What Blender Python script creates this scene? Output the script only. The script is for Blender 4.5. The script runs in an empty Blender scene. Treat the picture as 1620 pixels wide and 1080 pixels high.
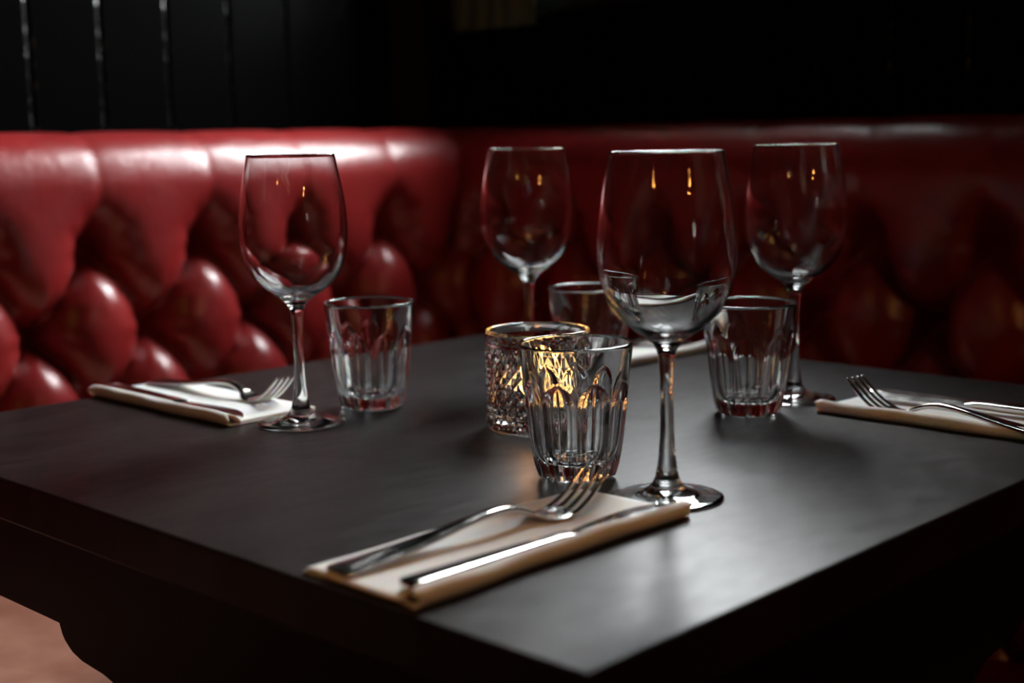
import bpy, bmesh, math, random
from mathutils import Vector, Matrix

random.seed(7)
scene = bpy.context.scene
col = scene.collection
PI = math.pi
TZ = 0.75                       # table top height; x and y run along the table edges

# ------------------------------------------------------------------ camera
cd = bpy.data.cameras.new('camera')
cam = bpy.data.objects.new('camera', cd)
col.objects.link(cam)
scene.camera = cam
A, PIT, ROLL = 0.80294, 0.14684, -0.01882
cd.sensor_width = 36.0
cd.lens = 36.0 * 2172.34 / 1620.0
cd.clip_start = 0.01
fh = Vector((math.sin(A), math.cos(A), 0)); rt = Vector((math.cos(A), -math.sin(A), 0)); upz = Vector((0, 0, 1))
F = fh * math.cos(PIT) - upz * math.sin(PIT)
U = fh * math.sin(PIT) + upz * math.cos(PIT)
R_ = rt * math.cos(ROLL) + U * math.sin(ROLL)
U_ = U * math.cos(ROLL) - rt * math.sin(ROLL)
m = Matrix((R_, U_, -F)).transposed().to_4x4()
m.translation = (-0.384, -0.334, TZ + 0.2065)
cam.matrix_world = m
cd.dof.use_dof = True
cd.dof.focus_distance = 0.89
cd.dof.aperture_fstop = 4.3

# ------------------------------------------------------------------ light and exposure
W = bpy.data.worlds.new('sky')
scene.world = W
W.use_nodes = True
bg = W.node_tree.nodes['Background']
bg.inputs['Color'].default_value = (0.95, 0.985, 1.0, 1)
bg.inputs['Strength'].default_value = 50.0
scene.view_settings.view_transform = 'Standard'
scene.view_settings.look = 'None'
scene.view_settings.gamma = 1.0
scene.view_settings.use_curve_mapping = False
scene.view_settings.exposure = 0.0
scene.cycles.max_bounces = 24
scene.cycles.transmission_bounces = 24
scene.cycles.transparent_max_bounces = 24
scene.cycles.glossy_bounces = 8
scene.cycles.diffuse_bounces = 4
scene.cycles.sample_clamp_indirect = 8.0
scene.cycles.blur_glossy = 0.3

WIN = (0.50, 0.90, TZ + 0.400, TZ + 1.30)      # window_1 in wall_right: y0 y1 z0 z1
WIN2 = (-0.36, -0.27, 1.12, 1.60)              # window_2 in wall_back: x0 x1 z0 z1
WX, WY, WF, WB = 0.985, 1.14, -4.2, -4.2        # inner wall planes: right, left, front, back
CEIL = 2.65


def portal(loc, rot, sx, sy):
    l = bpy.data.lights.new('daylight_portal', 'AREA')
    l.shape = 'RECTANGLE'; l.size = sx; l.size_y = sy
    l.cycles.is_portal = True
    o = bpy.data.objects.new('daylight_portal', l)
    o.location = loc; o.rotation_euler = rot
    col.objects.link(o)


portal((WX + 0.16, (WIN[0] + WIN[1]) / 2, (WIN[2] + WIN[3]) / 2), (0, PI / 2, 0), WIN[3] - WIN[2], WIN[1] - WIN[0])
portal(((WIN2[0] + WIN2[1]) / 2, WB - 0.16, (WIN2[2] + WIN2[3]) / 2), (PI / 2, 0, 0), WIN2[1] - WIN2[0], WIN2[3] - WIN2[2])

# ------------------------------------------------------------------ materials


def mat(name, color, rough=0.5, metal=0.0, **kw):
    M = bpy.data.materials.new(name)
    M.use_nodes = True
    nt = M.node_tree
    b = nt.nodes['Principled BSDF']
    b.inputs['Base Color'].default_value = (*color, 1)
    b.inputs['Roughness'].default_value = rough
    b.inputs['Metallic'].default_value = metal
    for k, v in kw.items():
        b.inputs[k.replace('_', ' ')].default_value = v
    return M


def nd(M, t, **props):
    n = M.node_tree.nodes.new(t)
    for k, v in props.items():
        setattr(n, k, v)
    return n


def lk(M, a, b):
    M.node_tree.links.new(a, b)


def noise(M, scale, detail=4, stretch=None, rough=0.55):
    tc = nd(M, 'ShaderNodeTexCoord')
    n = nd(M, 'ShaderNodeTexNoise')
    n.inputs['Scale'].default_value = scale
    n.inputs['Detail'].default_value = detail
    n.inputs['Roughness'].default_value = rough
    if stretch:
        mp = nd(M, 'ShaderNodeMapping')
        mp.inputs['Scale'].default_value = stretch
        lk(M, tc.outputs['Object'], mp.inputs['Vector'])
        lk(M, mp.outputs['Vector'], n.inputs['Vector'])
    else:
        lk(M, tc.outputs['Object'], n.inputs['Vector'])
    return n.outputs['Fac']


def ramp(M, fac, stops):
    r = nd(M, 'ShaderNodeValToRGB')
    e = r.color_ramp.elements
    while len(e) < len(stops):
        e.new(0.5)
    for el, (p, c) in zip(e, stops):
        el.position = p
        el.color = (*c, 1) if len(c) == 3 else c
    lk(M, fac, r.inputs['Fac'])
    return r.outputs['Color']


def bsdf(M):
    return M.node_tree.nodes['Principled BSDF']


def color_noise(M, scale, stops, detail=4, stretch=None):
    lk(M, ramp(M, noise(M, scale, detail, stretch), stops), bsdf(M).inputs['Base Color'])


def rough_noise(M, scale, lo, hi, stretch=None, detail=4):
    mr = nd(M, 'ShaderNodeMapRange')
    mr.inputs['From Min'].default_value = 0.3; mr.inputs['From Max'].default_value = 0.7
    mr.inputs['To Min'].default_value = lo; mr.inputs['To Max'].default_value = hi
    lk(M, noise(M, scale, detail, stretch), mr.inputs['Value'])
    lk(M, mr.outputs['Result'], bsdf(M).inputs['Roughness'])


def bump(M, fac, strength, dist):
    b = nd(M, 'ShaderNodeBump')
    b.inputs['Strength'].default_value = strength
    b.inputs['Distance'].default_value = dist
    lk(M, fac, b.inputs['Height'])
    lk(M, b.outputs['Normal'], bsdf(M).inputs['Normal'])


def emit(name, color, strength):
    M = bpy.data.materials.new(name)
    M.use_nodes = True
    nt = M.node_tree
    nt.nodes.remove(nt.nodes['Principled BSDF'])
    e = nt.nodes.new('ShaderNodeEmission')
    e.inputs['Color'].default_value = (*color, 1)
    e.inputs['Strength'].default_value = strength
    nt.links.new(e.outputs[0], nt.nodes['Material Output'].inputs['Surface'])
    return M


def glassmat(name, color, ior):
    M = bpy.data.materials.new(name)
    M.use_nodes = True
    nt = M.node_tree
    nt.nodes.remove(nt.nodes['Principled BSDF'])
    g = nt.nodes.new('ShaderNodeBsdfGlass')
    g.inputs['Color'].default_value = (*color, 1)
    g.inputs['Roughness'].default_value = 0.0
    g.inputs['IOR'].default_value = ior
    nt.links.new(g.outputs[0], nt.nodes['Material Output'].inputs['Surface'])
    return M


def panemat():
    M = bpy.data.materials.new('window_glass')
    M.use_nodes = True
    nt = M.node_tree
    nt.nodes.remove(nt.nodes['Principled BSDF'])
    t = nt.nodes.new('ShaderNodeBsdfTransparent')
    g = nt.nodes.new('ShaderNodeBsdfGlossy')
    g.inputs['Roughness'].default_value = 0.02
    mx = nt.nodes.new('ShaderNodeMixShader')
    mx.inputs[0].default_value = 0.08
    nt.links.new(t.outputs[0], mx.inputs[1]); nt.links.new(g.outputs[0], mx.inputs[2])
    nt.links.new(mx.outputs[0], nt.nodes['Material Output'].inputs['Surface'])
    return M


M_TABLE = mat('dark_slate_laminate', (0.02, 0.018, 0.018), 0.3, 0.0, Specular_IOR_Level=0.14)
color_noise(M_TABLE, 14, [(0.3, (0.009, 0.0075, 0.0075)), (0.7, (0.019, 0.016, 0.016))], 8, (1.0, 3.0, 1.0))
rough_noise(M_TABLE, 45, 0.33, 0.41, (1.0, 2.0, 1.0), 12)
bump(M_TABLE, noise(M_TABLE, 1600, 2, (1.0, 2.0, 1.0)), 0.05, 0.0003)
M_BLACK = mat('black_stained_wood', (0.006, 0.005, 0.005), 0.5, 0.0, Specular_IOR_Level=0.15)
color_noise(M_BLACK, 30, [(0.3, (0.002, 0.0016, 0.0016)), (0.7, (0.005, 0.004, 0.0035))], 5, (1, 1, 8))
M_BOARD = mat('black_gloss_paint', (0.002, 0.002, 0.002), 0.35, 0.0, Specular_IOR_Level=0.006)
bump(M_BOARD, noise(M_BOARD, 45, 3, (1, 1, 0.35)), 0.10, 0.002)
M_EDGE = mat('black_gloss_paint_edge', (0.004, 0.004, 0.004), 0.25)
mr_ = nd(M_EDGE, 'ShaderNodeMapRange')
mr_.inputs['From Min'].default_value = 0.52; mr_.inputs['From Max'].default_value = 0.68
mr_.inputs['To Min'].default_value = 0.03; mr_.inputs['To Max'].default_value = 1.0
lk(M_EDGE, noise(M_EDGE, 55, 3), mr_.inputs['Value'])
lk(M_EDGE, mr_.outputs['Result'], bsdf(M_EDGE).inputs['Specular IOR Level'])
M_RED = mat('red_leather', (0.16, 0.012, 0.014), 0.36, 0.0, Specular_IOR_Level=0.8)
color_noise(M_RED, 9, [(0.3, (0.20, 0.010, 0.011)), (0.7, (0.30, 0.018, 0.018))], 6)
rough_noise(M_RED, 30, 0.30, 0.37)
bump(M_RED, noise(M_RED, 60, 6), 0.22, 0.004)
M_TAN = mat('worn_tan_leather', (0.36, 0.16, 0.10), 0.45)
color_noise(M_TAN, 11, [(0.30, (0.30, 0.11, 0.07)), (0.52, (0.46, 0.22, 0.15)), (0.75, (0.58, 0.38, 0.29))], 6)
bump(M_TAN, noise(M_TAN, 160, 4), 0.2, 0.001)
M_GLASS = glassmat('clear_glass', (0.985, 0.99, 0.99), 1.50)
M_STEEL = mat('polished_steel', (0.72, 0.70, 0.67), 0.13, 1.0)
rough_noise(M_STEEL, 90, 0.09, 0.18)
M_NAPKIN = mat('white_napkin', (0.86, 0.82, 0.80), 0.92, 0.0, Subsurface_Weight=0.40, Subsurface_Radius=(1.0, 0.35, 0.15), Subsurface_Scale=0.006)
bump(M_NAPKIN, noise(M_NAPKIN, 900, 3, (1, 0.25, 1)), 0.3, 0.0006)
M_WAX = mat('candle_wax', (0.85, 0.78, 0.66), 0.5, 0.0, Subsurface_Weight=0.3)
M_FOIL = mat('aluminium_foil', (0.8, 0.8, 0.8), 0.25, 1.0)
M_WICK = mat('burnt_wick', (0.02, 0.015, 0.01), 0.9)
M_FLAME = emit('candle_flame', (1.0, 0.42, 0.11), 230)
M_BULB = emit('warm_filament_bulb', (1.0, 0.40, 0.09), 170)
M_BULB_DIM = emit('table_filament_bulb', (1.0, 0.42, 0.12), 170)
M_BRASS = mat('aged_brass', (0.35, 0.22, 0.08), 0.35, 1.0)
M_WALL = mat('black_wall_paint', (0.010, 0.009, 0.008), 0.55)
color_noise(M_WALL, 6, [(0.3, (0.008, 0.007, 0.006)), (0.7, (0.013, 0.011, 0.010))])
M_CEIL = mat('dark_ceiling_paint', (0.03, 0.026, 0.022), 0.8)
color_noise(M_CEIL, 3, [(0.3, (0.025, 0.021, 0.018)), (0.7, (0.035, 0.031, 0.027))])
M_FLOOR = mat('dark_floor_wood', (0.03, 0.02, 0.015), 0.5)
color_noise(M_FLOOR, 5, [(0.3, (0.02, 0.012, 0.009)), (0.7, (0.045, 0.028, 0.02))], 6, (1, 10, 1))
M_CURTAIN = mat('olive_curtain_cloth', (0.08, 0.12, 0.06), 0.9)
color_noise(M_CURTAIN, 300, [(0.3, (0.06, 0.10, 0.05)), (0.7, (0.10, 0.15, 0.08))], 2)
M_PANE = panemat()

# ------------------------------------------------------------------ mesh helpers


def obj(name, verts, faces, material, parent=None, smooth=True):
    me = bpy.data.meshes.new(name)
    me.from_pydata([tuple(v) for v in verts], [], faces)
    me.materials.append(material)
    if smooth:
        me.polygons.foreach_set('use_smooth', [True] * len(me.polygons))
    me.update()
    o = bpy.data.objects.new(name, me)
    col.objects.link(o)
    o.parent = parent
    return o


def bmobj(name, bm, material, parent=None, smooth=False):
    bmesh.ops.recalc_face_normals(bm, faces=bm.faces)
    me = bpy.data.meshes.new(name)
    bm.to_mesh(me); bm.free()
    me.materials.append(material)
    if smooth:
        me.polygons.foreach_set('use_smooth', [True] * len(me.polygons))
    o = bpy.data.objects.new(name, me)
    col.objects.link(o)
    o.parent = parent
    return o


def box(bm, x0, x1, y0, y1, z0, z1, bev=0.0, seg=2):
    r = bmesh.ops.create_cube(bm, size=1.0)
    vs = r['verts']
    for v in vs:
        v.co = Vector((x0 + (v.co.x + 0.5) * (x1 - x0), y0 + (v.co.y + 0.5) * (y1 - y0), z0 + (v.co.z + 0.5) * (z1 - z0)))
    if bev > 0:
        es = list({e for v in vs for e in v.link_edges})
        bmesh.ops.bevel(bm, geom=es, offset=bev, segments=seg, profile=0.5, affect='EDGES')


def boxobj(name, dims, material, parent=None, bev=0.0, seg=2, smooth=False):
    bm = bmesh.new()
    box(bm, *dims, bev, seg)
    return bmobj(name, bm, material, parent, smooth)


def empty(name, loc=(0, 0, 0), rz=0.0):
    o = bpy.data.objects.new(name, None)
    o.location = loc
    o.rotation_euler = (0, 0, rz)
    o.empty_display_size = 0.05
    col.objects.link(o)
    return o


def tag(o, label, cat, group=None):
    o['label'] = label
    o['category'] = cat
    if group:
        o['group'] = group
    return o


def struct(o, label=None, cat=None):
    o['kind'] = 'structure'
    if label:
        o['label'] = label
    if cat:
        o['category'] = cat
    return o


def copy_tree(o, parent=None):
    c = o.copy()
    col.objects.link(c)
    c.parent = parent
    for ch in list(o.children):
        copy_tree(ch, c)
    return c


def lathe(prof, seg):
    verts, faces, rings = [], [], []
    for r, z in prof:
        if r < 1e-7:
            rings.append([len(verts)]); verts.append((0, 0, z))
        else:
            s = len(verts)
            verts += [(r * math.cos(2 * PI * i / seg), r * math.sin(2 * PI * i / seg), z) for i in range(seg)]
            rings.append(list(range(s, s + seg)))
    for a, b in zip(rings, rings[1:]):
        if len(a) == 1 and len(b) == 1:
            continue
        for i in range(seg):
            j = (i + 1) % seg
            if len(a) == 1:
                faces.append((a[0], b[j], b[i]))
            elif len(b) == 1:
                faces.append((a[i], a[j], b[0]))
            else:
                faces.append((a[i], a[j], b[j], b[i]))
    return verts, faces


def spline(pts, n):
    """Catmull-Rom through the points, n steps per span."""
    out = []
    P = [Vector(p) for p in pts]
    P = [2 * P[0] - P[1]] + P + [2 * P[-1] - P[-2]]
    for i in range(1, len(P) - 2):
        for k in range(n):
            t = k / n
            a, b, c, d = P[i - 1], P[i], P[i + 1], P[i + 2]
            out.append(0.5 * ((2 * b) + (c - a) * t + (2 * a - 5 * b + 4 * c - d) * t * t + (3 * b - a - 3 * c + d) * t ** 3))
    out.append(P[-2])
    return out


def sweep(name, stations, material, parent=None, nsec=16, expo=3.0):
    """Bar along x: stations of (x, y, z, half width, half thickness); rounded-rectangle section square to the path."""
    S = [Vector(s) if False else s for s in stations]
    verts, faces = [], []
    for i, (x, y, z, w, h) in enumerate(S):
        a = S[max(0, i - 1)]; b = S[min(len(S) - 1, i + 1)]
        t = Vector((b[0] - a[0], 0, b[2] - a[2])).normalized()
        n = Vector((-t.z, 0, t.x))
        for k in range(nsec):
            th = 2 * PI * k / nsec
            c, s = math.cos(th), math.sin(th)
            cy = math.copysign(abs(c) ** (2 / expo), c) * w
            cz = math.copysign(abs(s) ** (2 / expo), s) * h
            verts.append(Vector((x, y + cy, z)) + n * cz)
    for i in range(len(S) - 1):
        for k in range(nsec):
            j = (k + 1) % nsec
            faces.append((i * nsec + k, i * nsec + j, (i + 1) * nsec + j, (i + 1) * nsec + k))
    faces.append(tuple(reversed(range(nsec))))
    L = (len(S) - 1) * nsec
    faces.append(tuple(range(L, L + nsec)))
    return obj(name, verts, faces, material, parent)


# ------------------------------------------------------------------ room shell
struct(boxobj('floor', (WF - 0.15, WX + 0.15, WB - 0.15, WY + 0.15, -0.1, 0), M_FLOOR))
struct(boxobj('ceiling', (WF - 0.15, WX + 0.15, WB - 0.15, WY + 0.15, CEIL, CEIL + 0.1), M_CEIL))
struct(boxobj('wall_front', (WF - 0.15, WF, WB - 0.15, WY + 0.15, 0, CEIL), M_WALL))
wl = struct(boxobj('wall_left', (WF, WX + 0.15, WY, WY + 0.15, 0, CEIL), M_WALL))
bm = bmesh.new()
y0, y1, z0, z1 = WIN
box(bm, WX, WX + 0.15, WB, y0, 0, CEIL); box(bm, WX, WX + 0.15, y1, WY, 0, CEIL)
box(bm, WX, WX + 0.15, y0, y1, 0, z0); box(bm, WX, WX + 0.15, y0, y1, z1, CEIL)
wr = struct(bmobj('wall_right', bm, M_WALL))
bm = bmesh.new()
x0, x1, a0, a1 = WIN2
box(bm, WF, x0, WB - 0.15, WB, 0, CEIL); box(bm, x1, WX + 0.15, WB - 0.15, WB, 0, CEIL)
box(bm, x0, x1, WB - 0.15, WB, 0, a0); box(bm, x0, x1, WB - 0.15, WB, a1, CEIL)
struct(bmobj('wall_back', bm, M_WALL))

# black tongue-and-groove boards, one by one
PITCH = 0.0885
def plank_mesh(w, z0, z1, name='plank'):
    bm = bmesh.new()
    box(bm, -w / 2, w / 2, -0.006, 0.006, z0, z1, 0.0045, 3)
    bmesh.ops.recalc_face_normals(bm, faces=bm.faces)
    me = bpy.data.meshes.new(name)
    bm.to_mesh(me); bm.free()
    me.materials.append(M_BOARD); me.materials.append(M_EDGE)
    for p_ in me.polygons:
        if max(abs(c) for c in p_.normal) < 0.995:
            p_.material_index = 1
    return me
pm = plank_mesh(PITCH - 0.0022, 0.0, CEIL)
for k in range(-14, 6):
    o = bpy.data.objects.new('plank', pm); col.objects.link(o)
    o.parent = wl
    o.location = (0.369 + (k + 0.5) * PITCH, WY - 0.0062, 0)
    o.rotation_euler = (0, 0, random.uniform(-0.012, 0.012))
pm2 = plank_mesh(PITCH - 0.0022, 0.0, WIN[2] - 0.03)
for k in range(22):
    o = bpy.data.objects.new('plank', pm2); col.objects.link(o)
    o.parent = wr
    o.location = (WX - 0.0062, WY - 0.07 - k * PITCH, 0)
    o.rotation_euler = (0, 0, PI / 2 + random.uniform(-0.01, 0.01))

# windows
def window(name, n0, n1, v0, v1, along_y, plane, cols, rows):
    def B(bm, a, b, c, d, p, q):
        if along_y: box(bm, p, q, a, b, c, d)
        else: box(bm, a, b, p, q, c, d)
    p, q = plane
    w = struct(empty(name, ((p + q) / 2, (n0 + n1) / 2, v0) if along_y else ((n0 + n1) / 2, (p + q) / 2, v0)))
    inv = w.location.copy()
    def fin(o):
        o.parent = w; o.location = -inv
        return o
    bm = bmesh.new(); t = 0.022
    B(bm, n0, n1, v0, v0 + t, p, q); B(bm, n0, n1, v1 - t, v1, p, q)
    B(bm, n0, n0 + t, v0 + t, v1 - t, p, q); B(bm, n1 - t, n1, v0 + t, v1 - t, p, q)
    fin(bmobj('window_frame', bm, M_BLACK))
    W_, H_ = (n1 - n0 - 2 * t) / cols, (v1 - v0 - 2 * t) / rows
    pm_ = (p + q) / 2
    for i in range(1, cols):
        bm = bmesh.new(); c = n0 + t + i * W_
        B(bm, c - 0.006, c + 0.006, v0 + t, v1 - t, pm_ - 0.012, pm_ + 0.012); fin(bmobj('glazing_bar', bm, M_BLACK))
    for j in range(1, rows):
        bm = bmesh.new(); c = v0 + t + j * H_
        B(bm, n0 + t, n1 - t, c - 0.006, c + 0.006, pm_ - 0.011, pm_ + 0.011); fin(bmobj('glazing_bar', bm, M_BLACK))
    for i in range(cols):
        for j in range(rows):
            bm = bmesh.new()
            B(bm, n0 + t + i * W_ + .006, n0 + t + (i + 1) * W_ - .006, v0 + t + j * H_ + .006, v0 + t + (j + 1) * H_ - .006, pm_ - 0.002, pm_ + 0.002)
            fin(bmobj('pane', bm, M_PANE))
    return w
w1 = window('window_1', *WIN, True, (WX + 0.085, WX + 0.125), 2, 2)
sl = boxobj('added_shading_sill', (WX - 0.030, WX + 0.084, WIN[0] + 0.001, WIN[1] - 0.001, WIN[2] - 0.010, WIN[2] + 0.002), M_BLACK, None, 0.002)  # unseen sill board, added to keep window light off the right bench roll
bm = bmesh.new()
box(bm, WX - 0.030, WX - 0.0005, 0.05, WIN[0] - 0.001, WIN[2] - 0.010, WIN[2] + 0.002, 0.002)
ledge = bmobj('added_shading_ledge', bm, M_BLACK, wr)  # unseen ledge added past the window to shade the right bench top
sl.parent = w1; sl.location = -w1.location
window('window_2', *WIN2, False, (WB - 0.11, WB - 0.06), 2, 2)

# short curtain hanging in the corner beside the window
def curtain():
    root = empty('window_curtain', (WX - 0.038, 0.975, TZ + 0.352))
    verts, faces = [], []
    n, rows, th = 90, 14, 0.004
    zt = 0.98
    for side in (0, 1):
        for j in range(rows + 1):
            for i in range(n + 1):
                u = i / n
                amp = 0.011 * (0.75 + 0.25 * (1 - j / rows))
                x = amp * math.sin(u * 2 * PI * 4.5) + (th if side else 0)
                verts.append((x, -0.072 + 0.148 * u + 0.002 * math.sin(9 * u + j * .3), zt * j / rows))
    N = (n + 1) * (rows + 1)
    for s in (0, 1):
        for j in range(rows):
            for i in range(n):
                q = [s * N + j * (n + 1) + i, s * N + j * (n + 1) + i + 1, s * N + (j + 1) * (n + 1) + i + 1, s * N + (j + 1) * (n + 1) + i]
                faces.append(tuple(q if s else reversed(q)))
    for i in range(n):
        faces.append((i, i + 1, N + i + 1, N + i))
        t = rows * (n + 1)
        faces.append((t + i + 1, t + i, N + t + i, N + t + i + 1))
    for j in range(rows):
        a, b = j * (n + 1), (j + 1) * (n + 1)
        faces.append((b, a, N + a, N + b))
        faces.append((a + n, b + n, N + b + n, N + a + n))
    obj('cloth', verts, faces, M_CURTAIN, root)
    v, f = lathe([(0, -.09), (.007, -.09), (.007, .09), (0, .09)], 16)
    r = obj('rod', v, f, M_BRASS, root)
    r.rotation_euler = (PI / 2, 0, 0); r.location = (0, 0, zt + 0.004)
    tag(root, 'dark olive curtain end hanging at the top edge, above the booth corner', 'curtain')
curtain()

# ------------------------------------------------------------------ tufted banquettes
CP, DZ, Z1 = 0.137, 0.090, 0.098        # button pitch, row pitch, first row height above the table top
def tri(f):
    return 1 - abs(2 * f - 1) ** 2.7
def tuft(s, z, s0):
    """How far the leather sinks below the front face at s along the bench, z above table level."""
    p = (s - s0) / CP
    q = (Z1 - z) / (2 * DZ)
    if q < 0:
        g = tri(p - math.floor(p))
        k = min(1.0, (z - Z1) / 0.065)
        dep = 0.044 + (0.006 - 0.044) * (k * k * (3 - 2 * k)) ** 0.8
        sink = dep * (1 - max(0.65 * g + 0.35 * g * g, 0.0) ** (0.50 - 0.36 * k))
    else:
        u, v = p + q, p - q
        tu, tv = tri(u - math.floor(u)), tri(v - math.floor(v))
        sink = 0.044 * (1 - max(0.65 * min(tu, tv) + 0.35 * tu * tv, 0.0) ** 0.50)
    if z < Z1 + 0.10:
        best, ang = 9.0, 0.0
        r = round((Z1 - z) / DZ)
        for rr in (r - 1, r, r + 1):
            if rr < 0:
                continue
            off = 0.5 * (rr % 2)
            c = round(p - off) + off
            d = math.hypot((p - c) * CP, (Z1 - rr * DZ) - z)
            if d < best:
                best, ang = d, math.atan2((Z1 - rr * DZ) - z, (p - c) * CP)
        sink += 0.035 * math.exp(-(best / 0.024) ** 1.7)
        # gathers running out from each button
        sink += 0.0016 * math.sin(9 * ang + 0.6) * math.exp(-((best - 0.030) / 0.013) ** 2)
    return sink

FACE = 0.050                            # front face of the padding, out of the crease plane
def back_mesh(name, s_from, s_to, s0, place, parent, curl):
    prof = []                           # out, z, normal out, normal up, unrolled height
    zz = -0.34
    while zz < 0.158:
        prof.append((FACE, zz, 1.0, 0.0, zz)); zz += 0.0050
    rr, n = 0.060, 40
    for k in range(n + 1):
        th = math.radians(curl * k / n)
        prof.append((FACE - rr + rr * math.cos(th), 0.162 + rr * math.sin(th), math.cos(th), math.sin(th), 0.162 + rr * th))
    ncol = int((s_to - s_from) / 0.0047)
    verts, faces = [], []
    for i in range(ncol + 1):
        s = s_from + (s_to - s_from) * i / ncol
        for (o, z, nx, nz, uz) in prof:
            d = tuft(s, uz, s0)
            verts.append(place(s, o - nx * d, z - nz * d))
    m_ = len(prof)
    for i in range(ncol):
        for j in range(m_ - 1):
            a = i * m_ + j
            faces.append((a, a + 1, a + m_ + 1, a + m_))
    return obj(name, verts, faces, M_RED, parent)

# button mesh, facing +x
v, f = lathe([(0, 0.005), (0.005, 0.0042), (0.0088, 0.0018), (0.0098, -0.001), (0.008, -0.004), (0, -0.005)], 16)
btn = bpy.data.meshes.new('button')
btn.from_pydata(v, [], f); btn.materials.append(M_RED)
btn.polygons.foreach_set('use_smooth', [True] * len(btn.polygons))

YB, XB = 1.030, 0.935                    # crease planes of the left and the right bench backs
def bench(name, s_from, s_to, s0, left):
    root = empty(name, (0, YB, 0) if left else (XB, 0, 0))
    if left:
        place = lambda s, o, z: (s, -o, z + TZ)
    else:
        place = lambda s, o, z: (-o, s, z + TZ)
    b = back_mesh('back_rest', s_from, s_to, s0, place, root, 178 if left else 93)
    # make the faces look outwards
    me = b.data
    pol = me.polygons[len(me.polygons) // 2]
    if (left and pol.normal.y > 0.05) or (not left and pol.normal.x > 0.05):
        me.flip_normals()
    for r in range(4):
        c = math.ceil((s_from - s0) / CP)
        while True:
            s = s0 + (c + 0.5 * (r % 2)) * CP
            c += 1
            if s > s_to - 0.02:
                break
            o = bpy.data.objects.new('button', btn); col.objects.link(o)
            o.parent = root
            o.location = place(s, -0.026, Z1 - r * DZ)
            o.rotation_euler = (PI / 2, 0, 0) if left else (0, -PI / 2, 0)
    return root

bl = bench('leather_banquette', -1.25, 0.953, 0.362, True)
tag(bl, 'brightly lit red leather tufted banquette along the boarded wall at left', 'banquette', 'corner booth benches')
br = bench('leather_banquette', -1.25, 1.00, 0.395, False)
tag(br, 'dark shadowed red leather tufted banquette behind the table at right', 'banquette', 'corner booth benches')

def seat(root, x0, x1, y0, y1, ox, oy, lm, top):
    c = boxobj('seat_cushion', (x0 - ox, x1 - ox, y0 - oy, y1 - oy, 0.30, top), lm, root, 0.035, 5, True)
    p = boxobj('plinth', (x0 - ox + .03, x1 - ox - .03, y0 - oy + .04, y1 - oy - .03, 0.0, 0.30), M_BLACK, root)
    return c
cut = 0.0
for x0, x1 in ((-1.25, -0.30), (-0.298, 0.935)):
    seat(bl, x0, x1, 0.56, 1.028, 0, YB, M_TAN, 0.500)
for y0, y1 in ((-1.25, -0.33), (-0.328, 0.556)):
    seat(br, 0.52, 0.938, y0, y1, XB, 0, M_RED, 0.430)
# structure behind the padding
boxobj('back_panel', (-1.25, 0.95, 0.055, 0.095, 0.0, TZ + 0.19), M_BLACK, bl)

# ------------------------------------------------------------------ table
tb = empty('dining_table', (0.35, 0.35, 0))
tag(tb, 'square dark slate-coloured table laid for four in the booth', 'table')
boxobj('table_top', (-0.35, 0.35, -0.35, 0.35, TZ - 0.028, TZ), M_TABLE, tb, 0.0016, 2)
def apron(rz):
    # plan: hangs 2 cm inside the edge; lower edge steps down in an ogee to a deeper middle
    pts = []
    def low(u):
        u = abs(u)
        tab = [(0.0, -0.134), (0.020, -0.131), (0.036, -0.125), (0.051, -0.1180), (0.062, -0.1158), (0.073, -0.1150), (0.088, -0.1138), (0.100, -0.1105), (0.109, -0.1045), (0.1125, -0.0995), (0.114, -0.095), (0.4, -0.095)]
        for (p, q), (r, w) in zip(tab, tab[1:]):
            if u <= r:
                return q + (w - q) * (u - p) / (r - p)
    us = [-0.33 + 0.66 * i / 220 for i in range(221)]
    verts, faces = [], []
    for y in (-0.33, -0.312):
        for u in us:
            verts.append((u, y, TZ - 0.029)); verts.append((u, y, TZ + low(u)))
    n = len(us)
    for i in range(n - 1):
        a = 2 * i
        faces.append((a, a + 1, a + 3, a + 2))
        b = 2 * n + 2 * i
        faces.append((b + 2, b + 3, b + 1, b))
        faces.append((a + 1, b + 1, b + 3, a + 3))
        faces.append((a + 2, b + 2, b, a))
    faces.append((0, 2 * n, 2 * n + 1, 1)); e = 2 * n - 2
    faces.append((e + 1, 2 * n + e + 1, 2 * n + e, e))
    o = obj('apron', verts, faces, M_BLACK, tb, False)
    o.rotation_euler = (0, 0, rz)
    o.scale = (1 if abs(math.sin(rz)) > .5 else 0.945, 1, 1)
for k in range(4):
    apron(k * PI / 2)
v, f = lathe([(0, .04), (.05, .04), (.05, .08), (.036, .11), (.034, .55), (.05, .62), (.06, .66), (.06, TZ - .03), (0, TZ - .03)], 32)
obj('pedestal', v, f, M_BLACK, tb)
for k in range(4):
    o = boxobj('foot', (0.03, 0.27, -0.03, 0.03, 0.0, 0.045), M_BLACK, tb, 0.006)
    o.rotation_euler = (0, 0, k * PI / 2 + PI / 4)

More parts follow.
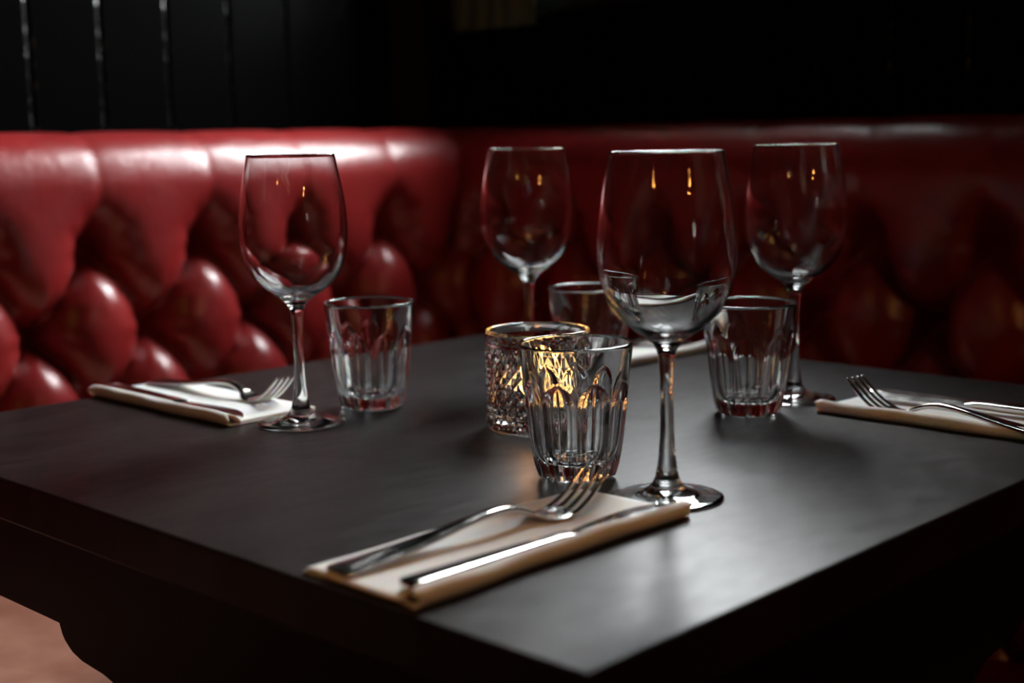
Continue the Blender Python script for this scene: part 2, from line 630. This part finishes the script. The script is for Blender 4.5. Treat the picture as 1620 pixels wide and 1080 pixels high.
# ------------------------------------------------------------------ wine glasses
outer = [(0.0325, 0.0010), (0.0300, 0.0018), (0.0235, 0.0026), (0.0165, 0.0038), (0.0108, 0.0066), (0.0075, 0.0110), (0.0060, 0.0165), (0.0050, 0.0240), (0.0042, 0.0350),
         (0.0038, 0.0480), (0.0038, 0.0640), (0.0043, 0.0760), (0.0052, 0.0835), (0.0075, 0.0890), (0.0130, 0.0938), (0.0200, 0.0985), (0.0270, 0.1045), (0.0330, 0.1125), (0.0375, 0.1250),
         (0.0392, 0.1400), (0.0388, 0.1550), (0.0366, 0.1720), (0.0338, 0.1870), (0.0318, 0.1972)]
inner = [(0.0308, 0.1972), (0.0328, 0.1870), (0.0356, 0.1720), (0.0378, 0.1550), (0.0381, 0.1400), (0.0363, 0.1255), (0.0316, 0.1140), (0.0252, 0.1062), (0.0170, 0.1000), (0.0085, 0.0962), (0.0, 0.0950)]
so = spline(outer, 5); si = spline(inner, 5)
OP = [(max(0, p[0]), p[1]) for p in so]; IP = [(max(0, p[0]), p[1]) for p in si]
IP[-1] = (0.0, IP[-1][1])
iF = min(range(len(OP)), key=lambda i: abs(OP[i][1] - 0.0110))
iB = min(range(len(OP)), key=lambda i: abs(OP[i][1] - 0.0835))
lip = [(0.0313 + 0.0005 * math.cos(t), 0.1972 + 0.0005 * math.sin(t)) for t in (0.5, 1.1, 1.57, 2.1, 2.7)]

def wine_glass():
    root = empty('wine_glass')
    foot = [(0.0, 0.0018), (0.018, 0.0012), (0.0285, 0.0003), (0.0310, 0.0), (0.0326, 0.0003)] + OP[:iF + 1]
    obj('foot', *lathe(foot, 128), M_GLASS, root)
    obj('stem', *lathe(OP[iF:iB + 1], 128), M_GLASS, root)
    obj('bowl', *lathe(OP[iB:] + lip + IP, 128), M_GLASS, root)
    return root
wg = wine_glass()
wine_spots = [((0.230, 0.137), 'large nearest wine glass standing at the end of the front napkin'),
              ((0.227, 0.475), 'wine glass in front of the bright red banquette, beside the left napkin'),
              ((0.463, 0.463), 'wine glass rising behind the candle holder, its foot hidden'),
              ((0.530, 0.243), 'wine glass behind the right tumbler, nearest the right fork')]
for i, ((x, y), lab) in enumerate(wine_spots):
    o = wg if i == 0 else copy_tree(wg)
    o.location = (x, y, TZ + 0.0003)
    tag(o, lab, 'wine glass', 'wine glasses on the table')

# ------------------------------------------------------------------ fluted tumblers
def tumbler_mesh():
    NF, PER = 9, 24
    seg = NF * PER
    def lerp(tab, z):
        for (a, b), (c, d) in zip(tab, tab[1:]):
            if z <= c:
                t = (z - a) / (c - a); return b + (d - b) * t
        return tab[-1][1]
    so_ = spline([(0.0, 0.0236), (0.010, 0.0266), (0.025, 0.0291), (0.045, 0.0312), (0.065, 0.0332), (0.0815, 0.0350)], 6)
    tab = [(p[0], p[1]) for p in so_]
    verts, faces, rings = [], [], []
    def ring(fn, z):
        s = len(verts)
        for i in range(seg):
            th = 2 * PI * i / seg
            r = fn(th)
            verts.append((r * math.cos(th), r * math.sin(th), z))
        rings.append(list(range(s, s + seg)))
    ztop, arch = 0.0605, 0.020
    def outer_r(z):
        R = lerp(tab, z)
        def fn(th):
            u = (th / (2 * PI / NF)) % 1.0
            u = abs(u - 0.5) * 2          # 0 at flute centre, 1 at ridge
            if z >= ztop:
                return R
            k = min(1.0, (ztop - z) / arch)
            w = math.sqrt(max(0.0, 1 - (1 - k) ** 2)) * 0.97
            if u >= w:
                return R
            dep = 0.0037 * min(1.0, 0.35 + k)
            return R - dep * (1 - (u / w) ** 2) ** 0.8
        return fn
    # base: slight hollow under the glass
    verts.append((0, 0, 0.0016)); c0 = 0
    ring(lambda t: 0.012, 0.0014); ring(lambda t: 0.0185, 0.0004); ring(lambda t: 0.0205, 0.0)
    fo = outer_r(0.0012)
    ring(lambda t: fo(t) - 0.0012, 0.0003)
    zs = [0.0012] + [0.003 + 0.0015 * i for i in range(int((0.0815 - 0.003) / 0.0015) + 1)]
    for z in zs:
        ring(outer_r(z), z)
    for t in (0.3, 0.9, 1.57, 2.2, 2.8):
        ring(lambda th, t=t: 0.03405 + 0.0012 * math.cos(t), 0.0822 + 0.0011 * math.sin(t))
    inn = spline([(0.0326, 0.0815), (0.0308, 0.072), (0.0280, 0.055), (0.0257, 0.035), (0.0240, 0.022), (0.0218, 0.0145), (0.018, 0.0108), (0.010, 0.0094), (0.0028, 0.0090)], 5)
    for p in inn:
        def fi(th, r=p[0], z=p[1]):
            k = max(0.0, min(1.0, (0.066 - z) / 0.02)) * max(0.0, min(1.0, (z - 0.012) / 0.012))
            return r + 0.00035 * k * math.cos(NF * th)
        ring(fi, p[1])
    c1 = len(verts); verts.append((0, 0, 0.0090))
    for a, b in zip(rings, rings[1:]):
        for i in range(seg):
            j = (i + 1) % seg
            faces.append((a[i], a[j], b[j], b[i]))
    for i in range(seg):
        j = (i + 1) % seg
        faces.append((c0, rings[0][j], rings[0][i]))
        faces.append((rings[-1][i], rings[-1][j], c1))
    return verts, faces
t0 = obj('water_tumbler', *tumbler_mesh(), M_GLASS)
tumblers = [((0.237, 0.212), 0.372, 'fluted glass tumbler in front of the candle holder, behind the fork tines'),
            ((0.302, 0.482), 0.52, 'fluted glass tumbler at left, beside the wine glass before red leather'),
            ((0.478, 0.407), 0.50, 'fluted glass tumbler farthest away, half hidden by the nearest wine glass'),
            ((0.465, 0.241), 0.593, 'fluted glass tumbler at right, between the nearest wine glass and right napkin')]
for i, ((x, y), rz, lab) in enumerate(tumblers):
    o = t0 if i == 0 else copy_tree(t0)
    o.location = (x, y, TZ + 0.0003)
    o.rotation_euler = (0, 0, rz)
    tag(o, lab, 'tumbler', 'fluted water tumblers')

# ------------------------------------------------------------------ candle holder and tealight
def holder():
    N, ROWS = 28, 6
    R, zb, zt, dep = 0.0365, 0.0035, 0.0610, 0.0018
    verts, faces = [], []
    H = zt - zb
    def P(th, r, z):
        verts.append((r * math.cos(th), r * math.sin(th), z)); return len(verts) - 1
    # lattice: low points at diamond corners, peaks at diamond centres, all facets flat
    st = 2 * PI / N
    grid = {}
    for j in range(2 * ROWS + 1):
        z = zb + H * j / (2 * ROWS)
        for i in range(2 * N):
            if (i + j) % 2 == 0:
                grid[(i, j)] = ('c', P(i * st / 2, R, z))
            else:
                edge = j in (0, 2 * ROWS)
                grid[(i, j)] = ('p', P(i * st / 2, R if edge else R + dep, z))
    g = lambda i, j: grid[(i % (2 * N), j)][1]
    for j in range(2 * ROWS):
        for i in range(2 * N):
            a, b, c, d = g(i, j), g(i + 1, j), g(i + 1, j + 1), g(i, j + 1)
            if (i + j) % 2 == 0:          # a and c are corners, b and d are peaks
                faces.append((a, b, c)); faces.append((a, c, d))
            else:
                faces.append((a, b, d)); faces.append((b, c, d))
    # rest of the shell: band, lip, inner wall, inner floor, base
    n2 = 2 * N
    def ring(r, z):
        return [P(i * st / 2, r, z) for i in range(n2)]
    def bridge(A_, B_):
        for i in range(n2):
            j = (i + 1) % n2
            faces.append((A_[i], A_[j], B_[j], B_[i]))
    flat = len(faces)
    top = [g(i, 2 * ROWS) for i in range(n2)]
    prev = top
    for r, z in [(0.0374, 0.0625), (0.0378, 0.0660), (0.0376, 0.0705), (0.0370, 0.0718), (0.0360, 0.0720), (0.0350, 0.0712), (0.0345, 0.0690), (0.0335, 0.050), (0.0330, 0.020), (0.0322, 0.0125), (0.0300, 0.0098), (0.020, 0.0092), (0.004, 0.0090)]:
        q = ring(r, z); bridge(prev, q); prev = q
    c = P(0, 0, 0.0090)
    for i in range(n2):
        faces.append((prev[i], prev[(i + 1) % n2], c))
    prev = [g(i, 0) for i in range(n2)]
    for r, z in [(0.0366, 0.0022), (0.0358, 0.0006), (0.0340, 0.0), (0.031, 0.0002), (0.02, 0.0009)]:
        q = ring(r, z)
        for i in range(n2):
            j = (i + 1) % n2
            faces.append((prev[j], prev[i], q[i], q[j]))
        prev = q
    c = P(0, 0, 0.0012)
    for i in range(n2):
        faces.append((prev[(i + 1) % n2], prev[i], c))
    o = obj('candle_holder', verts, faces, M_GLASS, None)
    sm = [k >= flat for k in range(len(faces))]
    o.data.polygons.foreach_set('use_smooth', sm)
    o.location = (0.326, 0.326, TZ + 0.0003)
    tag(o, 'diamond-cut clear glass candle holder glowing amber in the table centre', 'candle holder')
holder()
def tealight():
    root = empty('tealight_candle', (0.326, 0.326, TZ + 0.0098))
    v, f = lathe([(0, 0.0), (.0183, 0.0), (.0190, .0008), (.0190, .0150), (.0194, .0156), (.0190, .0160), (.0186, .0152), (.0186, .0010), (0, .0010)], 48)
    obj('foil_cup', v, f, M_FOIL, root)
    v, f = lathe([(0, .0011), (.0184, .0011), (.0184, .0135), (.0170, .0130), (.006, .0124), (0, .0122)], 48)
    obj('wax', v, f, M_WAX, root)
    v, f = lathe([(0, .0110), (.0007, .0112), (.0006, .0195), (0, .0198)], 10)
    obj('wick', v, f, M_WICK, root)
    fl = spline([(0, .0180), (.0026, .0205), (.0040, .0245), (.0037, .0290), (.0024, .0350), (.0010, .0405), (0, .0440)], 4)
    v, f = lathe([(max(0, p[0]), p[1]) for p in fl[:-1]] + [(0, .0440)], 20)
    obj('flame', v, f, M_FLAME, root)
    tag(root, 'small lit tealight burning inside the cut glass holder', 'candle')
tealight()

# ------------------------------------------------------------------ napkins
def napkin(loc, rz, flip, label, seed, roll=0.0046, width=0.083, length=0.200):
    rnd = random.Random(seed)
    th = 0.0007
    # centre line across the napkin (y, z): under layer, rolled fold, upper layers, back to the open side
    cl = [(width, 0.0008), (width * .6, 0.0008), (0.014, 0.0008), (roll, 0.0008)]
    for k in range(1, 11):
        a = -PI / 2 - PI * k / 10
        cl.append((roll + (roll - th) * math.cos(a), roll + .0001 + (roll - th) * math.sin(a)))
    cl += [(roll + 0.0035, 2 * roll - .0022), (roll + 0.0065, 0.0034), (0.0155, 0.0025), (0.04, 0.0023), (width * .75, 0.0023), (width - 0.001, 0.0023)]
    pts = [Vector((p[0], p[1])) for p in spline(cl, 3)]
    ns = 44
    verts, faces = [], []
    n = len(pts)
    ph = [rnd.uniform(0, 6) for _ in range(5)]
    for i in range(ns + 1):
        u = i / ns
        x = u * length
        for side in (1, -1):
            for k, p in enumerate(pts):
                a = pts[max(0, k - 1)]; b = pts[min(n - 1, k + 1)]
                t = (b - a).normalized()
                nn = Vector((-t.y, t.x)) * (-side) * th
                up = max(0.0, (p.y - 0.0008) / 0.006)
                y = p.x + nn.x; z = p.y + nn.y
                z += up * (0.00035 * math.sin(u * 11 + ph[0]) + 0.00025 * math.sin(u * 23 + ph[1] + p.x * 60))
                y += 0.0008 * math.sin(u * 7 + ph[2]) + (0.0006 * math.sin(u * 17 + ph[3]))
                skew = 0.0025 * math.sin(k * 0.35 + ph[4]) * (u - 0.5)
                yy = width - y if flip else y
                verts.append((x + skew, yy, max(z, 0.00012)))
    rw = 2 * n
    for i in range(ns):
        for k in range(n - 1):
            a = i * rw + k; b = (i + 1) * rw + k
            faces.append((a, a + 1, b + 1, b))
            faces.append((a + n + 1, a + n, b + n, b + n + 1))
        for k in (0, n - 1):
            a = i * rw + k; b = (i + 1) * rw + k
            q = (a, b, b + n, a + n)
            faces.append(q if k == 0 else tuple(reversed(q)))
    for i in (0, ns):
        for k in range(n - 1):
            a = i * rw + k
            q = (a, a + n, a + n + 1, a + 1)
            faces.append(q if i == 0 else tuple(reversed(q)))
    o = obj('folded_napkin', verts, faces, M_NAPKIN)
    bm = bmesh.new(); bm.from_mesh(o.data)
    bmesh.ops.recalc_face_normals(bm, faces=bm.faces)
    bm.to_mesh(o.data); bm.free()
    o.location = (*loc, TZ)
    o.rotation_euler = (0, 0, rz)
    tag(o, label, 'napkin', 'folded napkins under the cutlery')
    return o
napkin((0.006, 0.103), 0.0, False, 'white folded napkin nearest the viewer, under fork and knife', 1)
napkin((0.182, 0.706), -PI / 2, False, 'white folded napkin at left, by the bright red banquette', 2)
napkin((0.578, 0.002), PI / 2, True, 'white folded napkin at the right edge, blue-tinted knife on it', 3)
napkin((0.697, 0.520), PI, True, 'white folded napkin farthest back, partly hidden behind the glasses', 4)

# ------------------------------------------------------------------ cutlery
def make_fork():
    """Lies along +x, tines at the far end, resting height z = 0."""
    root = empty('dinner_fork')
    hs = [(0.000, 0.0012, 0.0070, 0.0010), (0.0015, 0.0014, 0.0092, 0.0014), (0.006, 0.0018, 0.0104, 0.0016), (0.020, 0.0024, 0.0102, 0.0016), (0.045, 0.0042, 0.0084, 0.0016),
          (0.070, 0.0068, 0.0060, 0.0017), (0.092, 0.0095, 0.0043, 0.0019), (0.108, 0.0108, 0.0036, 0.0021), (0.120, 0.0105, 0.0034, 0.0021), (0.131, 0.0080, 0.0038, 0.0019), (0.139, 0.0050, 0.0058, 0.0016)]
    sp = spline([(a, b, c) for a, b, c, d in hs], 4); sd = spline([(a, d, 0) for a, b, c, d in hs], 4)
    sweep('handle', [(p[0], 0, p[1], p[2], q[1]) for p, q in zip(sp, sd)], M_STEEL, root)
    hd = [(0.138, 0.0054, 0.0054, 0.0015), (0.143, 0.0032, 0.0088, 0.0013), (0.149, 0.0017, 0.0112, 0.0012), (0.156, 0.0012, 0.0120, 0.0011), (0.163, 0.0020, 0.0121, 0.0011), (0.166, 0.0027, 0.0119, 0.0010)]
    sp = spline([(a, b, c) for a, b, c, d in hd], 4); sd = spline([(a, d, 0) for a, b, c, d in hd], 4)
    sweep('head', [(p[0], 0, p[1], p[2], q[1]) for p, q in zip(sp, sd)], M_STEEL, root)
    for k in range(4):
        yc = -0.0098 + 0.00653 * k
        ts = [(0.163, yc, 0.0020, 0.0024, 0.0011), (0.170, yc, 0.0044, 0.0019, 0.0011), (0.178, yc * .98, 0.0088, 0.0017, 0.0011), (0.186, yc * .95, 0.0146, 0.0015, 0.0010), (0.1925, yc * .92, 0.0200, 0.0012, 0.0009), (0.1955, yc * .91, 0.0226, 0.0006, 0.0006)]
        sp = spline([(a, b, c) for a, b, c, d, e in ts], 4); sd = spline([(a, d, e) for a, b, c, d, e in ts], 4)
        sweep('tine', [(p[0], p[1], p[2], q[1], q[2]) for p, q in zip(sp, sd)], M_STEEL, root, 12, 2.4)
    return root

def make_knife():
    """Lies along +x, blade at the far end."""
    root = empty('dinner_knife')
    hs = [(0.000, 0.0032, 0.0050, 0.0022), (0.0012, 0.0032, 0.0062, 0.0028), (0.004, 0.0032, 0.0066, 0.0031), (0.030, 0.0032, 0.0062, 0.0031), (0.065, 0.0032, 0.0054, 0.0030), (0.095, 0.0032, 0.0047, 0.0028), (0.108, 0.0032, 0.0049, 0.0026), (0.115, 0.0032, 0.0058, 0.0017), (0.118, 0.0032, 0.0063, 0.0011)]
    sp = spline([(a, b, c) for a, b, c, d in hs], 4); sd = spline([(a, d, 0) for a, b, c, d in hs], 4)
    sweep('handle', [(p[0], 0, p[1], p[2], q[1]) for p, q in zip(sp, sd)], M_STEEL, root, 20, 5.0)
    # blade: spine straight, edge bellied, thin wedge section
    n = 30
    verts, faces = [], []
    for i in range(n + 1):
        u = i / n
        x = 0.117 + 0.087 * u
        back = -0.0066 + 0.0 * u + (0.0050 * max(0, (u - 0.72) / 0.28) ** 2.2)
        edge = 0.0064 + 0.0052 * math.sin(min(1, u * 1.6) * PI / 2) - 0.0125 * max(0, (u - 0.62) / 0.38) ** 2.0
        mid = (back + edge) / 2
        t = 0.0010 * (1 - 0.5 * u)
        zc = 0.0032
        for y, z in ((back, zc + t * .8), (mid, zc + t), (edge, zc + 0.00015), (edge, zc - 0.00015), (mid, zc - t), (back, zc - t * .8)):
            verts.append((x, y, z))
    for i in range(n):
        for k in range(6):
            j = (k + 1) % 6
            faces.append((i * 6 + k, i * 6 + j, (i + 1) * 6 + j, (i + 1) * 6 + k))
    faces.append(tuple(reversed(range(6)))); faces.append(tuple(range(n * 6, n * 6 + 6)))
    b = obj('blade', verts, faces, M_STEEL, root, False)
    bm = bmesh.new(); bm.from_mesh(b.data); bmesh.ops.recalc_face_normals(bm, faces=bm.faces); bm.to_mesh(b.data); bm.free()
    return root

fork = make_fork()
knife = make_knife()
NZ = TZ + 0.0032
def put(i, src, loc, target, label, cat, group, dz=0.0, roll=0.0):
    lng = 0.91 if cat == 'fork' else 0.955
    o = src if i == 0 else copy_tree(src)
    o.location = (*loc, NZ + dz)
    o.rotation_euler = (roll, 0, math.atan2(target[1] - loc[1], target[0] - loc[0]))
    o.scale = (lng, 1, 1)
    tag(o, label, cat, group)
FG, KG = 'dinner forks on napkins', 'dinner knives on napkins'
put(0, fork, (0.008, 0.164), (0.200, 0.150), 'steel fork nearest the viewer, tines raised before the tumbler', 'fork', FG)
put(1, fork, (0.243, 0.702), (0.252, 0.510), 'steel fork on the left napkin, handle towards the red banquette', 'fork', FG)
put(2, fork, (0.498, 0.006), (0.520, 0.200), 'steel fork at the right edge, tines pointing at the right wine glass', 'fork', FG)
put(3, fork, (0.692, 0.457), (0.500, 0.460), 'steel fork on the farthest napkin behind the glasses', 'fork', FG)
put(0, knife, (0.013, 0.1185), (0.204, 0.1125), 'steel knife nearest the viewer, beside the rolled napkin edge', 'knife', KG)
put(1, knife, (0.199, 0.698), (0.196, 0.500), 'steel knife on the left napkin, in front of the fork', 'knife', KG)
put(2, knife, (0.556, 0.000), (0.560, 0.205), 'steel knife at the right edge, behind the right fork', 'knife', KG, 0.0022, -0.17)
put(3, knife, (0.694, 0.500), (0.500, 0.498), 'steel knife on the farthest napkin behind the glasses', 'knife', KG)

# ------------------------------------------------------------------ warm pendant lamps over the room behind the viewer
def pendant(loc, label, bulb=M_BULB):
    root = empty('pendant_lamp', loc)
    pr = spline([(0.0, -0.075), (0.018, -0.070), (0.030, -0.050), (0.031, -0.030), (0.022, -0.008), (0.013, 0.004)], 4)
    v, f = lathe([(max(0, p[0]), p[1]) for p in pr] + [(0, 0.004)], 20)
    obj('bulb', v, f, bulb, root)
    v, f = lathe([(0, 0.004), (0.017, 0.004), (0.018, 0.04), (0.012, 0.055), (0, 0.058)], 20)
    obj('socket', v, f, M_BRASS, root)
    v, f = lathe([(0, 0.056), (0.003, 0.056), (0.003, CEIL - loc[2]), (0, CEIL - loc[2])], 8)
    obj('cord', v, f, M_BLACK, root)
    tag(root, label, 'lamp', 'bare pendant bulbs')
    return root
pendant((-3.00, -0.64, 2.12), 'bare warm pendant bulb mirrored in the glasses, left one')
pendant((-0.31, -3.05, 2.03), 'bare warm pendant bulb mirrored in the glasses, right one of the pair')
pendant((-0.52, -3.25, 1.97), 'bare warm pendant bulb mirrored in the glasses, left one of the pair')
pl = pendant((-0.20, -0.28, 1.80), 'warm pendant lamp hanging above the viewer, black cone shade added to shield the booth', M_BULB_DIM)
v, f = lathe([(0.020, 0.046), (0.032, 0.040), (0.085, -0.140), (0.087, -0.142), (0.089, -0.140), (0.036, 0.044), (0.020, 0.050)], 40)
obj('shade', v, f, M_BLACK, pl)  # cone added to confine this lamp to the table and spare the booth
del pl['group']
